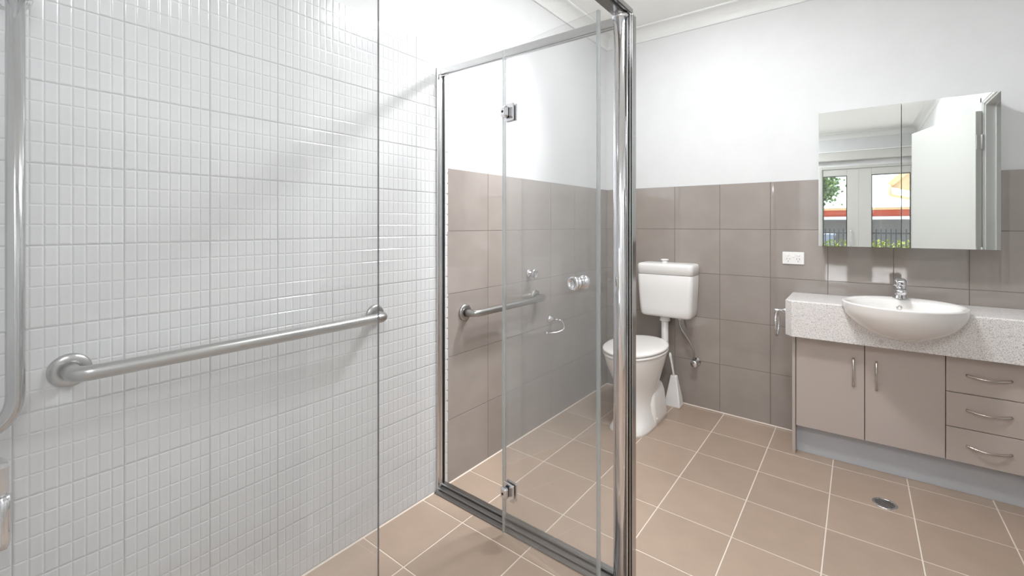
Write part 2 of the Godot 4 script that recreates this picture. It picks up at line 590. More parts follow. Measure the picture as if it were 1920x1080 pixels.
func build_shower_screen() -> void:
	var s := thing("shower_screen", "glass corner shower screen with chrome posts, top rail and swung-open glass door", "shower screen")
	var zs := 1.722
	var top := 1.957
	# channel against the tiled wall
	var st := begin()
	add_box(st, Vector3(0.0, 0.0, zs - 0.016), Vector3(0.009, top, zs + 0.034), 0.002)
	add_box(st, Vector3(0.009, 0.02, zs - 0.01), Vector3(0.013, top - 0.03, zs + 0.018), 0.001)
	obj("wall_post", done(st), M.rail_metal, s)
	obj("post_seal", box(Vector3(0.013, 0.03, zs - 0.004), Vector3(0.0165, top - 0.035, zs + 0.004)), M.rubber, s)
	# top rail and sill of the back screen
	st = begin()
	add_box(st, Vector3(0.009, top - 0.03, zs - 0.014), Vector3(0.885, top, zs + 0.014), 0.003)
	add_box(st, Vector3(0.013, top - 0.036, zs - 0.006), Vector3(0.885, top - 0.03, zs + 0.006), 0.001)
	obj("top_rail", done(st), M.rail_metal, s)
	var tilt := Transform3D(Basis(Vector3(0, 0, 1), atan(-0.0355 / CREASE)), Vector3.ZERO)
	st = begin()
	add_box(st, Vector3(0.002, 0.0, zs - 0.022), Vector3(0.89, 0.026, zs + 0.006), 0.003, tilt)
	add_box(st, Vector3(0.002, 0.0, zs + 0.004), Vector3(0.89, 0.016, zs + 0.028), 0.004, tilt)
	add_box(st, Vector3(0.002, 0.0, zs + 0.026), Vector3(0.89, 0.007, zs + 0.05), 0.003, tilt)
	obj("sill", done(st), M.dull_aluminium, s)
	# fixed pane between the hinges and the corner post
	obj("fixed_pane", box(Vector3(0.385, 0.012, zs - 0.004), Vector3(0.884, top - 0.03, zs + 0.004)), M.screen_glass, s)
	obj("pane_edge", box(Vector3(0.381, 0.012, zs - 0.004), Vector3(0.385, top - 0.03, zs + 0.004)), M.glass_edge, s)
	# corner post: round tube with a fluted channel beside it
	var cp := obj("corner_post", tube([Vector3(0.905, -0.022, 1.735), Vector3(0.905, top - 0.012, 1.735)], 0.0235, 28), M.chrome, s)
	obj("post_cap", lathe([[0.0, 0.0], [0.027, 0.0], [0.028, 0.004], [0.028, 0.012], [0.024, 0.016], [0.0, 0.016]], Vector3.UP, Vector3(0.905, top - 0.014, 1.735)), M.chrome, cp)
	st = begin()
	for k in [[0.929, 0.9315, 1.731], [0.9325, 0.936, 1.725], [0.937, 0.9395, 1.729], [0.9405, 0.9435, 1.721]]:
		add_box(st, Vector3(k[0], -0.024, 1.69), Vector3(k[1], top, k[2]), 0.001)
	add_box(st, Vector3(0.929, -0.024, 1.688), Vector3(0.943, top, 1.716))
	obj("channel", done(st), M.polished, s)
	# header over the side opening, running back over the viewer's left
	st = begin()
	add_box(st, Vector3(0.884, top - 0.004, 1.7), Vector3(0.926, top + 0.032, 3.27), 0.003)
	add_box(st, Vector3(0.926, top + 0.004, 1.7), Vector3(0.938, top + 0.026, 3.27), 0.003)
	obj("header", done(st), M.polished, s)
	# side pane towards the return wall
	obj("side_pane", box(Vector3(0.902, 0.02, 2.714), Vector3(0.908, top, 3.265)), M.screen_glass, s)
	obj("side_pane_edge", box(Vector3(0.9035, 0.02, 2.7125), Vector3(0.9065, top, 2.7138)), M.dark_edge, s)
	obj("side_sill", box(Vector3(0.893, -0.024, 2.714), Vector3(0.917, 0.02, 3.265), 0.002), M.dull_aluminium, s)
	# swung-open door leaf
	var a := Vector3(0.422, 0, 1.785)
	var b := Vector3(0.893, 0, 1.8635)
	var dir := (b - a).normalized()
	var leaf := Transform3D(Basis(dir, Vector3.UP, dir.cross(Vector3.UP)), a)
	var w := (b - a).length()
	var door := obj("door_leaf", box(Vector3(0.004, 0.0, -0.004), Vector3(w - 0.012, 1.93, 0.004)), M.door_glass, s)
	door.transform = leaf
	obj("edge_seal", box(Vector3(w - 0.012, 0.0, -0.006), Vector3(w, 1.93, 0.006), 0.002), M.glass_edge, door)
	obj("hinge_edge", box(Vector3(0.0, 0.0, -0.004), Vector3(0.003, 1.93, 0.004)), M.glass_edge, door)
	obj("hinge_seal", box(Vector3(0.003, 0.0, 0.004), Vector3(0.017, 1.93, 0.0055)), M.seal, door)
	for y in [1.672, 0.182]:
		var h := obj("hinge", box(Vector3(0.016, y - 0.034, 0.004), Vector3(0.072, y + 0.034, 0.012), 0.002), M.chrome, door)
		obj("hinge_plate", box(Vector3(0.016, y - 0.034, -0.012), Vector3(0.072, y + 0.034, -0.004), 0.002), M.chrome, h)
		obj("clamp", box(Vector3(0.02, y - 0.022, 0.014), Vector3(0.054, y + 0.022, 0.036), 0.007), M.chrome, h)
		obj("pivot", lathe([[0.0, -0.02], [0.007, -0.02], [0.007, 0.02], [0.0, 0.02]], Vector3.UP, Vector3(0.038, y, 0.013)), M.rubber, h)
		obj("screw", lathe([[0.0, 0.0], [0.005, 0.0], [0.005, 0.001], [0.0, 0.001]], Vector3.BACK, Vector3(0.037, y, 0.036), 14), M.rubber, h)
	# knob on both faces of the leaf
	var kx := w - 0.088
	for sd in [1.0, -1.0]:
		obj("knob", lathe([[0.0, 0.004], [0.0185, 0.004], [0.0195, 0.007], [0.0185, 0.011], [0.013, 0.013], [0.0125, 0.018], [0.021, 0.02], [0.0235, 0.024], [0.0235, 0.031], [0.0215, 0.035], [0.016, 0.036], [0.0155, 0.034], [0.0, 0.034]], Vector3(0, 0, sd), Vector3(kx, 1.034, 0)), M.chrome, door)

# ---- vanity

func pull(a: Vector3, b: Vector3, out: Vector3, r := 0.0045) -> ArrayMesh:
	var path := []
	var rad := []
	for k in 15:
		var u := k / 14.0
		path.append(a.lerp(b, u) + out * sin(PI * u))
		rad.append(r * (0.8 + 0.45 * absf(u - 0.5) * 2.0))
	return tube(path, rad, 10)

# outside of the bowl from its foot up to the rim
func basin_skin(more: float) -> Array:
	var rings := []
	for k in 12:
		var a := PI / 2 * (1.0 - (0.06 + k / 11.0 * 0.94))
		var r := 0.24 * pow(cos(a), 1.18) + more
		rings.append(oval(1.74, 0.35, r, r, r, 0.842 - 0.172 * sin(a) - more))
	return rings

func build_vanity() -> void:
	var v := thing("vanity_cabinet", "taupe laminate vanity cabinet with two doors and three drawers under the basin", "cabinet", Vector3.ZERO)
	var zf := 0.300
	var fy := floor_y(2.0)
	obj("side_panel", box(Vector3(1.274, fy, 0.003), Vector3(1.29, 0.624, zf), 0.001), M.laminate, v)
	obj("carcass", box(Vector3(1.29, 0.122, 0.003), Vector3(ROOM_X - 0.003, 0.624, zf - 0.02)), M.carcass, v)
	obj("kickboard", box(Vector3(1.29, fy, 0.2), Vector3(ROOM_X - 0.003, 0.122, 0.245), 0.001), M.kick, v)
	for d in [[1.2935, 1.5945, 1.549], [1.5975, 1.9005, 1.643]]:
		var dr := obj("door", box(Vector3(d[0], 0.126, zf - 0.018), Vector3(d[1], 0.622, zf), 0.0012), M.laminate, v)
		obj("handle", pull(Vector3(d[2], 0.394, zf + 0.001), Vector3(d[2], 0.54, zf + 0.001), Vector3(0, 0, 0.024)), M.satin_nickel, dr)
	for d in [[0.449, 0.622, 0.535], [0.286, 0.446, 0.374], [0.126, 0.283, 0.208]]:
		var dr := obj("drawer_front", box(Vector3(1.9035, d[0], zf - 0.018), Vector3(ROOM_X - 0.02, d[1], zf), 0.0012), M.laminate, v)
		obj("handle", pull(Vector3(1.972, d[2], zf + 0.001), Vector3(2.12, d[2], zf + 0.001), Vector3(0, -0.006, 0.024)), M.satin_nickel, dr)
	# benchtop with a chamfered corner; the basin is let into its front
	var c := CSGCombiner3D.new()
	c.name = numbered("benchtop")
	add_child(c)
	tag(c, "white speckled stone-look benchtop with deep front edge carrying the basin", "benchtop")
	var foot := []
	for q in [[0.626, 0.0], [0.812, 0.0], [0.8165, 0.0012], [0.819, 0.0038], [0.82, 0.007]]:
		var k: float = q[1]
		foot.append([Vector3(1.245 + k, q[0], 0.003), Vector3(ROOM_X - 0.003, q[0], 0.003), Vector3(ROOM_X - 0.003, q[0], 0.364 - k), Vector3(1.277 + k * 0.7, q[0], 0.364 - k), Vector3(1.245 + k, q[0], 0.325 - k * 0.7)])
	var body := CSGMesh3D.new()
	body.name = "slab"
	body.mesh = loft(foot, false)
	body.material = M.benchtop
	c.add_child(body)
	var cutter := basin_skin(0.0008)
	cutter.append(oval(1.74, 0.35, 0.2408, 0.2408, 0.2408, 0.9))
	var bite := CSGMesh3D.new()
	bite.name = "cutout"
	bite.operation = CSGShape3D.OPERATION_SUBTRACTION
	bite.mesh = loft(cutter)
	bite.material = M.benchtop
	c.add_child(bite)
	# basin
	var bs := thing("wash_basin", "white oval ceramic wash basin set into the speckled benchtop", "basin")
	var cx := 1.74
	var cz := 0.35
	var rings := basin_skin(0.0)
	rings.append(oval(cx, cz, 0.2405, 0.2405, 0.2405, 0.8445))
	rings.append(oval(cx, cz, 0.240, 0.240, 0.240, 0.848))
	rings.append(oval(cx, cz, 0.236, 0.236, 0.236, 0.851))
	rings.append(oval(cx, cz + 0.002, 0.230, 0.232, 0.232, 0.851))
	var icz := cz + 0.028
	rings.append(oval(cx, icz, 0.214, 0.192, 0.166, 0.849))
	rings.append(oval(cx, icz, 0.209, 0.187, 0.161, 0.844))
	for q in [[0.2, 0.178, 0.152, 0.825], [0.185, 0.165, 0.142, 0.79], [0.155, 0.14, 0.125, 0.755], [0.105, 0.095, 0.09, 0.728], [0.03, 0.03, 0.03, 0.716]]:
		rings.append(oval(cx, icz, q[0], q[1], q[2], q[3]))
	obj("bowl", loft(rings), M.ceramic, bs)
	obj("overflow", lathe([[0.0, 0.0], [0.012, 0.0], [0.0125, 0.002], [0.011, 0.004], [0.008, 0.003], [0.0, 0.002]], Vector3(0, 0.25, 0.97).normalized(), Vector3(1.736, 0.812, icz - 0.1475), 20), M.satin_nickel, bs)
	obj("waste", lathe([[0.0, 0.0], [0.02, 0.0], [0.021, 0.003], [0.0, 0.004]], Vector3.UP, Vector3(cx, 0.716, icz), 20), M.chrome, bs)
	# mixer tap on the back rim of the basin
	var tp := thing("basin_mixer", "small chrome lever mixer tap on the back of the basin", "tap")
	var t0 := Vector3(1.742, 0.8515, 0.172)
	obj("body", lathe([[0.0, 0.0], [0.03, 0.0], [0.03, 0.004], [0.027, 0.009], [0.0255, 0.055], [0.026, 0.062], [0.0, 0.064]], Vector3.UP, t0), M.chrome, tp)
	var sp := []
	for k in 9:
		var u := k / 8.0
		var q := t0 + Vector3(0, 0.032 + 0.014 * sin(u * 2.2), 0.012 + 0.1 * u)
		var hw := 0.024 - 0.004 * u
		var hh := 0.019 - 0.007 * u
		var ring := []
		for j in 16:
			var a := TAU * j / 16
			ring.append(q + Vector3(signf(cos(a)) * pow(absf(cos(a)), 0.6) * hw, signf(sin(a)) * pow(absf(sin(a)), 0.6) * hh, 0))
		sp.append(ring)
	obj("spout", loft(sp), M.chrome, tp)
	var lv := obj("lever", lathe([[0.0, 0.0], [0.026, 0.0], [0.0275, 0.006], [0.027, 0.028], [0.02, 0.038], [0.0, 0.04]], Vector3.UP, t0 + Vector3(0, 0.064, 0)), M.chrome, tp)
	obj("lever_arm", box(t0 + Vector3(-0.014, 0.088, 0.0), t0 + Vector3(0.014, 0.099, 0.085), 0.004, Transform3D()), M.chrome, lv)
	# towel ring on the end of the benchtop
	var tr := thing("towel_ring", "chrome towel ring hanging from the end of the benchtop", "towel ring")
	obj("mount", lathe([[0.0, 0.0], [0.022, 0.0], [0.021, 0.006], [0.012, 0.018], [0.008, 0.03], [0.008, 0.045], [0.0095, 0.05], [0.009, 0.058], [0.0, 0.06]], Vector3.LEFT, Vector3(1.245, 0.748, 0.292)), M.chrome, tr)
	var rp := []
	for k in 41:
		var a := TAU * k / 40.0 + PI / 2
		rp.append(Vector3(1.2, 0.675 + 0.07 * sin(a), 0.292 + 0.07 * cos(a)))
	obj("ring", tube(rp, 0.0048, 10), M.chrome, tr)
	# floor drain
	var dn := thing("floor_drain", "round steel floor drain grate set in the tiles before the vanity", "drain", Vector3(1.667, floor_y(2.0), 0.573))
	obj("rim", lathe([[0.036, -0.004], [0.047, -0.004], [0.047, 0.0015], [0.045, 0.0025], [0.038, 0.0025], [0.036, 0.0008], [0.036, -0.004]], Vector3.UP, Vector3.ZERO, 36), M.rail_metal, dn)
	obj("sump_shade_disc", lathe([[0.0, -0.001], [0.037, -0.001], [0.037, 0.0004], [0.0, 0.0004]], Vector3.UP, Vector3.ZERO, 28), M.rubber, dn)  # flat dark disc stands for the shaded depth under the grate
	for k in 7:
		var zz := -0.03 + 0.01 * k
		var hw := sqrt(0.0375 * 0.0375 - zz * zz)
		obj("grate_bar", box(Vector3(-hw, 0.0002, zz - 0.0024), Vector3(hw, 0.0022, zz + 0.0024)), M.rail_metal, dn)

func build_mirror_cabinet() -> void:
	var c := thing("mirror_cabinet", "frameless two-door mirror cabinet on the wall above the basin", "cabinet")
	obj("body", box(Vector3(1.393, 1.115, 0.0), Vector3(2.108, 1.856, 0.13)), M.melamine, c)
	for d in [[1.389, 1.7483], [1.7517, 2.112]]:
		var p := obj("door", box(Vector3(d[0], 1.111, 0.131), Vector3(d[1], 1.86, 0.1455)), M.carcass, c)  # dark core colour, makes the gap between the doors read dark
		obj("mirror", box(Vector3(d[0], 1.111, 0.1455), Vector3(d[1], 1.86, 0.15)), M.mirror, p)
	# power point below the cabinet's left side
	var o := thing("power_outlet", "white double power outlet on the grey tiled wall", "outlet")
	obj("plate", box(Vector3(1.192, 0.989, 0.0), Vector3(1.308, 1.0645, 0.009), 0.003), M.plastic, o)
	for x in [1.222, 1.278]:
		obj("switch", box(Vector3(x - 0.0075, 1.038, 0.008), Vector3(x + 0.0075, 1.052, 0.0125), 0.002), M.seat_plastic, o)
	obj("switch", box(Vector3(1.2425, 1.03, 0.008), Vector3(1.2575, 1.0425, 0.0125), 0.002), M.seat_plastic, o)
	for x in [1.224, 1.276]:
		for s in [-1.0, 1.0]:
			obj("pin_slot", box(Vector3(-0.001, -0.0045, 0), Vector3(0.001, 0.0045, 0.0004), 0.0, Transform3D(Basis(Vector3.BACK, s * 0.52), Vector3(x + s * 0.0075, 1.022, 0.009))), M.rubber, o)
		obj("pin_slot", box(Vector3(x - 0.001, 1.003, 0.009), Vector3(x + 0.001, 1.013, 0.0094)), M.rubber, o)

# ---- toilet

func build_toilet() -> void:
	var t := thing("toilet", "white ceramic toilet with closed lid and plastic wall-hung cistern", "toilet")
	var cx := 0.446
	var fy := floor_y(cx)
	# pan: foot, waist, bowl, rim
	var r := []
	for q in [
		[fy - 0.004, 0.122, 0.43, 0.27, 0.17, 4.2], [fy + 0.012, 0.122, 0.43, 0.27, 0.17, 4.2], [0.03, 0.113, 0.43, 0.25, 0.16, 3.4], [0.07, 0.101, 0.43, 0.215, 0.155, 2.6],
		[0.12, 0.094, 0.43, 0.19, 0.15, 2.2], [0.17, 0.1, 0.435, 0.19, 0.15, 2.1], [0.23, 0.118, 0.44, 0.205, 0.16, 2.0], [0.3, 0.147, 0.445, 0.24, 0.19, 2.0],
		[0.37, 0.169, 0.445, 0.268, 0.23, 2.0], [0.405, 0.177, 0.445, 0.28, 0.245, 2.0], [0.42, 0.179, 0.445, 0.282, 0.248, 2.0], [0.427, 0.174, 0.445, 0.278, 0.244, 2.0]]:
		r.append(oval(cx - 0.02 * smoothstep(0.1, 0.4, q[0]), q[2], q[1], q[3], q[4], q[0], q[5]))
	obj("pan", loft(r), M.ceramic, t)
	# trap housing behind the waist
	r = []
	for q in [[fy - 0.003, 0.124, 0.25], [0.02, 0.122, 0.248], [0.09, 0.115, 0.24], [0.16, 0.107, 0.23], [0.2, 0.094, 0.215], [0.225, 0.07, 0.195], [0.235, 0.03, 0.16]]:
		r.append(round_rect(cx - q[1], cx + q[1], 0.255 + (0.25 - q[2]) * 0.3, 0.255 + q[2], 0.035, q[0]))
	obj("trap_housing", loft(r), M.ceramic, t)
	obj("bolt_cap", lathe([[0.0, 0.0], [0.009, 0.0], [0.008, 0.006], [0.004, 0.009], [0.0, 0.0095]], Vector3.RIGHT, Vector3(cx + 0.118, 0.03, 0.46), 14), M.plastic, t)
	# inlet at the back of the pan
	obj("inlet", tube([Vector3(0.474, 0.36, 0.1), Vector3(0.474, 0.36, 0.3)], 0.042, 20), M.ceramic, t)
	r = []
	for q in [[0.429, -0.004], [0.433, 0.002], [0.441, 0.003], [0.446, -0.002]]:
		r.append(oval(cx - 0.02, 0.445, 0.184 + q[1], 0.285 + q[1], 0.262 + q[1], q[0], 2.05))
	obj("seat", loft(r), M.seat_plastic, t)
	r = []
	for q in [[0.4495, -0.004], [0.454, 0.003], [0.462, 0.004], [0.4675, -0.001], [0.4705, -0.012], [0.4725, -0.05], [0.4735, -0.12]]:
		r.append(oval(cx - 0.02, 0.445, 0.184 + q[1], 0.285 + q[1], 0.262 + q[1], q[0], 2.05))
	obj("lid", loft(r), M.seat_plastic, t)
	for s in [-0.075, 0.075]:
		obj("hinge", lathe([[0.0, -0.016], [0.011, -0.016], [0.012, -0.012], [0.012, 0.012], [0.011, 0.016], [0.0, 0.016]], Vector3.RIGHT, Vector3(cx + s, 0.446, 0.195), 14), M.seat_plastic, t)
	# cistern
	var c0 := 0.503
	r = []
	for q in [[0.597, 0.155, 0.015, 0.13], [0.602, 0.168, 0.008, 0.142], [0.615, 0.176, 0.004, 0.15], [0.66, 0.18, 0.003, 0.155], [0.78, 0.187, 0.003, 0.162], [0.886, 0.19, 0.003, 0.166], [0.89, 0.188, 0.003, 0.164]]:
		r.append(round_rect(c0 - q[1], c0 + q[1], q[2], q[3], 0.03, q[0], 0.012))
	var ci := obj("cistern", loft(r), M.plastic, t)
	r = []
	for q in [[0.8925, 0.19, 0.003, 0.166], [0.894, 0.192, 0.003, 0.168], [0.945, 0.193, 0.003, 0.17], [0.957, 0.19, 0.003, 0.167], [0.963, 0.183, 0.006, 0.16], [0.966, 0.165, 0.015, 0.145], [0.967, 0.1, 0.05, 0.11]]:
		r.append(round_rect(c0 - q[1], c0 + q[1], q[2], q[3], 0.032, q[0], 0.012))
	obj("cistern_lid", loft(r), M.plastic, ci)
	obj("flush_button", lathe([[0.0, 0.0], [0.022, 0.0], [0.021, 0.008], [0.016, 0.01], [0.016, 0.014], [0.026, 0.018], [0.027, 0.023], [0.022, 0.026], [0.0, 0.027]], Vector3.UP, Vector3(0.482, 0.9665, 0.08)), M.plastic, ci)
	var fp := obj("flush_pipe", tube(fillet([Vector3(0.477, 0.6, 0.062), Vector3(0.477, 0.365, 0.062), Vector3(0.475, 0.36, 0.16)], 0.06), 0.0245, 20), M.plastic, t)
	obj("collar", lathe([[0.0, 0.0], [0.033, 0.0], [0.036, 0.004], [0.036, 0.012], [0.033, 0.014], [0.033, 0.02], [0.036, 0.023], [0.034, 0.03], [0.0, 0.03]], Vector3.UP, Vector3(0.477, 0.558, 0.062), 24), M.plastic, fp)
	# water supply
	var h := thing("water_supply_hose", "thin braided hose from the cistern to a chrome stop valve", "hose")
	obj("hose", tube(fillet([Vector3(0.578, 0.594, 0.055), Vector3(0.578, 0.53, 0.055), Vector3(0.648, 0.43, 0.055), Vector3(0.674, 0.38, 0.055), Vector3(0.674, 0.31, 0.05)], 0.09, 8), 0.006, 12), M.stainless, h)
	obj("nut", lathe([[0.0, 0.0], [0.01, 0.0], [0.01, 0.02], [0.0, 0.02]], Vector3.UP, Vector3(0.578, 0.573, 0.055), 12), M.plastic, h)
	var sv := obj("stop_valve", lathe([[0.0, 0.0], [0.029, 0.0], [0.028, 0.004], [0.018, 0.01], [0.014, 0.03], [0.016, 0.034], [0.016, 0.046], [0.012, 0.05], [0.0, 0.05]], Vector3.BACK, Vector3(0.676, 0.29, 0.0), 24), M.chrome, h)
	obj("valve_handle", lathe([[0.0, 0.05], [0.02, 0.05], [0.024, 0.054], [0.024, 0.066], [0.02, 0.07], [0.0, 0.071]], Vector3.BACK, Vector3(0.676, 0.29, 0.0), 10), M.chrome, sv)
	# brush
	var b := thing("toilet_brush", "white plastic toilet brush standing in a tapered holder beside the toilet", "toilet brush", Vector3(0.545, floor_y(0.545), 0.075))
	r = []
	for q in [[0.0, 0.05, 0.042], [0.006, 0.052, 0.044], [0.06, 0.046, 0.038], [0.15, 0.03, 0.024], [0.2, 0.022, 0.017], [0.205, 0.02, 0.015]]:
		r.append(round_rect(-q[1], q[1], -q[2], q[2], 0.008, q[0]))
	obj("holder", loft(r, false), M.plastic, b)
	var path := []
	var rad := []
	for k in 12:
		var u := k / 11.0
		path.append(Vector3(-0.018 * u, 0.2 + 0.165 * u, 0.03 * u))
		rad.append(0.011 + 0.005 * u if k < 11 else 0.008)
	obj("handle", tube(path, rad, 14, 0.5), M.plastic, b)
	obj("hanging_hole", lathe([[0.0, -0.008], [0.0045, -0.008], [0.0045, 0.008], [0.0, 0.008]], Vector3.BACK, Vector3(-0.0165, 0.352, 0.0275), 14), M.rubber, b)

# ---- fittings on the mosaic and grey walls

func grab_rail(called: String, label: String, a: Vector3, b: Vector3, stand: float, rad: float, m: Material, wall_in := Vector3.RIGHT) -> void:
	var g := thing(called, label, "grab rail", Vector3.ZERO, "stainless grab rails")
	obj("bar", tube(fillet([a + wall_in * 0.004, a + wall_in * stand, b + wall_in * stand, b + wall_in * 0.004], 0.055, 10), rad, 24), m, g)
	for p in [a, b]:
		obj("flange", lathe([[0.0, 0.0], [0.041, 0.0], [0.041, 0.004], [0.038, 0.009], [0.03, 0.0115], [rad + 0.0035, 0.0125], [rad + 0.001, 0.0105], [0.0, 0.0105]], wall_in, p, 36), M.stainless, g)

func build_wall_fittings() -> void:
	grab_rail("grab_rail", "long brushed steel grab rail on the white mosaic tiles", Vector3(0, 0.872, 2.957), Vector3(0, 0.868, 2.085), 0.072, 0.0185, M.stainless)
	grab_rail("grab_rail", "short brushed steel grab rail on the grey tiles beside the toilet", Vector3(0, 0.798, 1.568), Vector3(0, 0.798, 0.968), 0.072, 0.0175, M.stainless)
	# upright shower rail that bends to a level run
	var s := thing("shower_rail", "upright polished shower rail with a bent foot on the mosaic wall", "shower rail")
	obj("rail", tube(fillet([Vector3(0.062, 1.752, 3.052), Vector3(0.062, 0.775, 3.052), Vector3(0.062, 0.775, 3.22)], 0.085, 12), 0.0155, 24), M.polished, s)
	obj("top_bracket", lathe([[0.0, 0.0], [0.028, 0.0], [0.03, 0.004], [0.03, 0.026], [0.024, 0.032], [0.0, 0.032]], Vector3.UP, Vector3(0.058, 1.742, 3.052)), M.chrome, s)
	obj("bracket_arm", tube([Vector3(0.0, 1.758, 3.052), Vector3(0.06, 1.758, 3.052)], 0.013, 18), M.chrome, s)
	obj("flange", lathe([[0.0, 0.0], [0.034, 0.0], [0.034, 0.005], [0.028, 0.01], [0.014, 0.011], [0.0, 0.011]], Vector3.RIGHT, Vector3(0, 1.758, 3.052)), M.chrome, s)
	obj("foot_flange", lathe([[0.0, 0.0], [0.034, 0.0], [0.034, 0.05], [0.0, 0.05]], Vector3.FORWARD, Vector3(0.062, 0.775, 3.268)), M.chrome, s)
	# mixer
	var m := thing("shower_mixer", "chrome lever shower mixer on the mosaic wall under the upright rail", "shower mixer")
	obj("plate", lathe([[0.0, 0.0], [0.07, 0.0], [0.07, 0.004], [0.064, 0.009], [0.0, 0.01]], Vector3.RIGHT, Vector3(0, 0.665, 3.145), 36), M.chrome, m)
	obj("body", box(Vector3(0.0, 0.632, 3.06), Vector3(0.062, 0.705, 3.19), 0.008), M.chrome, m)
	var lr := []
	for q in [[0.63, 0.015, 0.012, 0.045], [0.6, 0.014, 0.01, 0.05], [0.56, 0.013, 0.008, 0.054], [0.53, 0.012, 0.0065, 0.057], [0.518, 0.007, 0.004, 0.058]]:
		var ring := []
		for j in 16:
			var a := TAU * j / 16
			ring.append(Vector3(q[3] + cos(a) * q[2], q[0], 3.07 + sin(a) * q[1]))
		lr.append(ring)
	obj("lever", loft(lr), M.chrome, m)
	# roll holder
	var p := thing("toilet_roll_holder", "small chrome open-ring paper holder on the grey tiled wall", "roll holder")
	obj("mount", lathe([[0.0, 0.0], [0.026, 0.0], [0.026, 0.006], [0.022, 0.012], [0.012, 0.03], [0.008, 0.045], [0.007, 0.062], [0.0, 0.064]], Vector3.RIGHT, Vector3(0, 0.638, 0.81)), M.chrome, p)
	obj("ring", tube(fillet([Vector3(0.058, 0.638, 0.81), Vector3(0.085, 0.634, 0.79), Vector3(0.105, 0.585, 0.79), Vector3(0.075, 0.566, 0.84), Vector3(0.03, 0.566, 0.88)], 0.03, 6), 0.0045, 10), M.chrome, p)
	obj("ring_end", lathe([[0.0, -0.008], [0.006, -0.007], [0.008, 0.0], [0.006, 0.007], [0.0, 0.008]], Vector3.RIGHT, Vector3(0.028, 0.566, 0.882), 12), M.chrome, p)
	# robe hook
	var k := thing("robe_hook", "chrome double-disc robe hook above the short grab rail", "hook")
	obj("rose", lathe([[0.0, 0.0], [0.024, 0.0], [0.025, 0.005], [0.022, 0.011], [0.011, 0.014], [0.009, 0.03], [0.0, 0.031]], Vector3.RIGHT, Vector3(0, 0.945, 1.035), 28), M.chrome, k)
	obj("knob", lathe([[0.0, 0.028], [0.011, 0.028], [0.013, 0.034], [0.026, 0.037], [0.029, 0.042], [0.029, 0.051], [0.026, 0.055], [0.02, 0.0555], [0.019, 0.053], [0.0, 0.053]], Vector3.RIGHT, Vector3(0, 0.945, 1.035), 28), M.chrome, k)

# ---- doorway, door leaf, glazed doors behind the camera

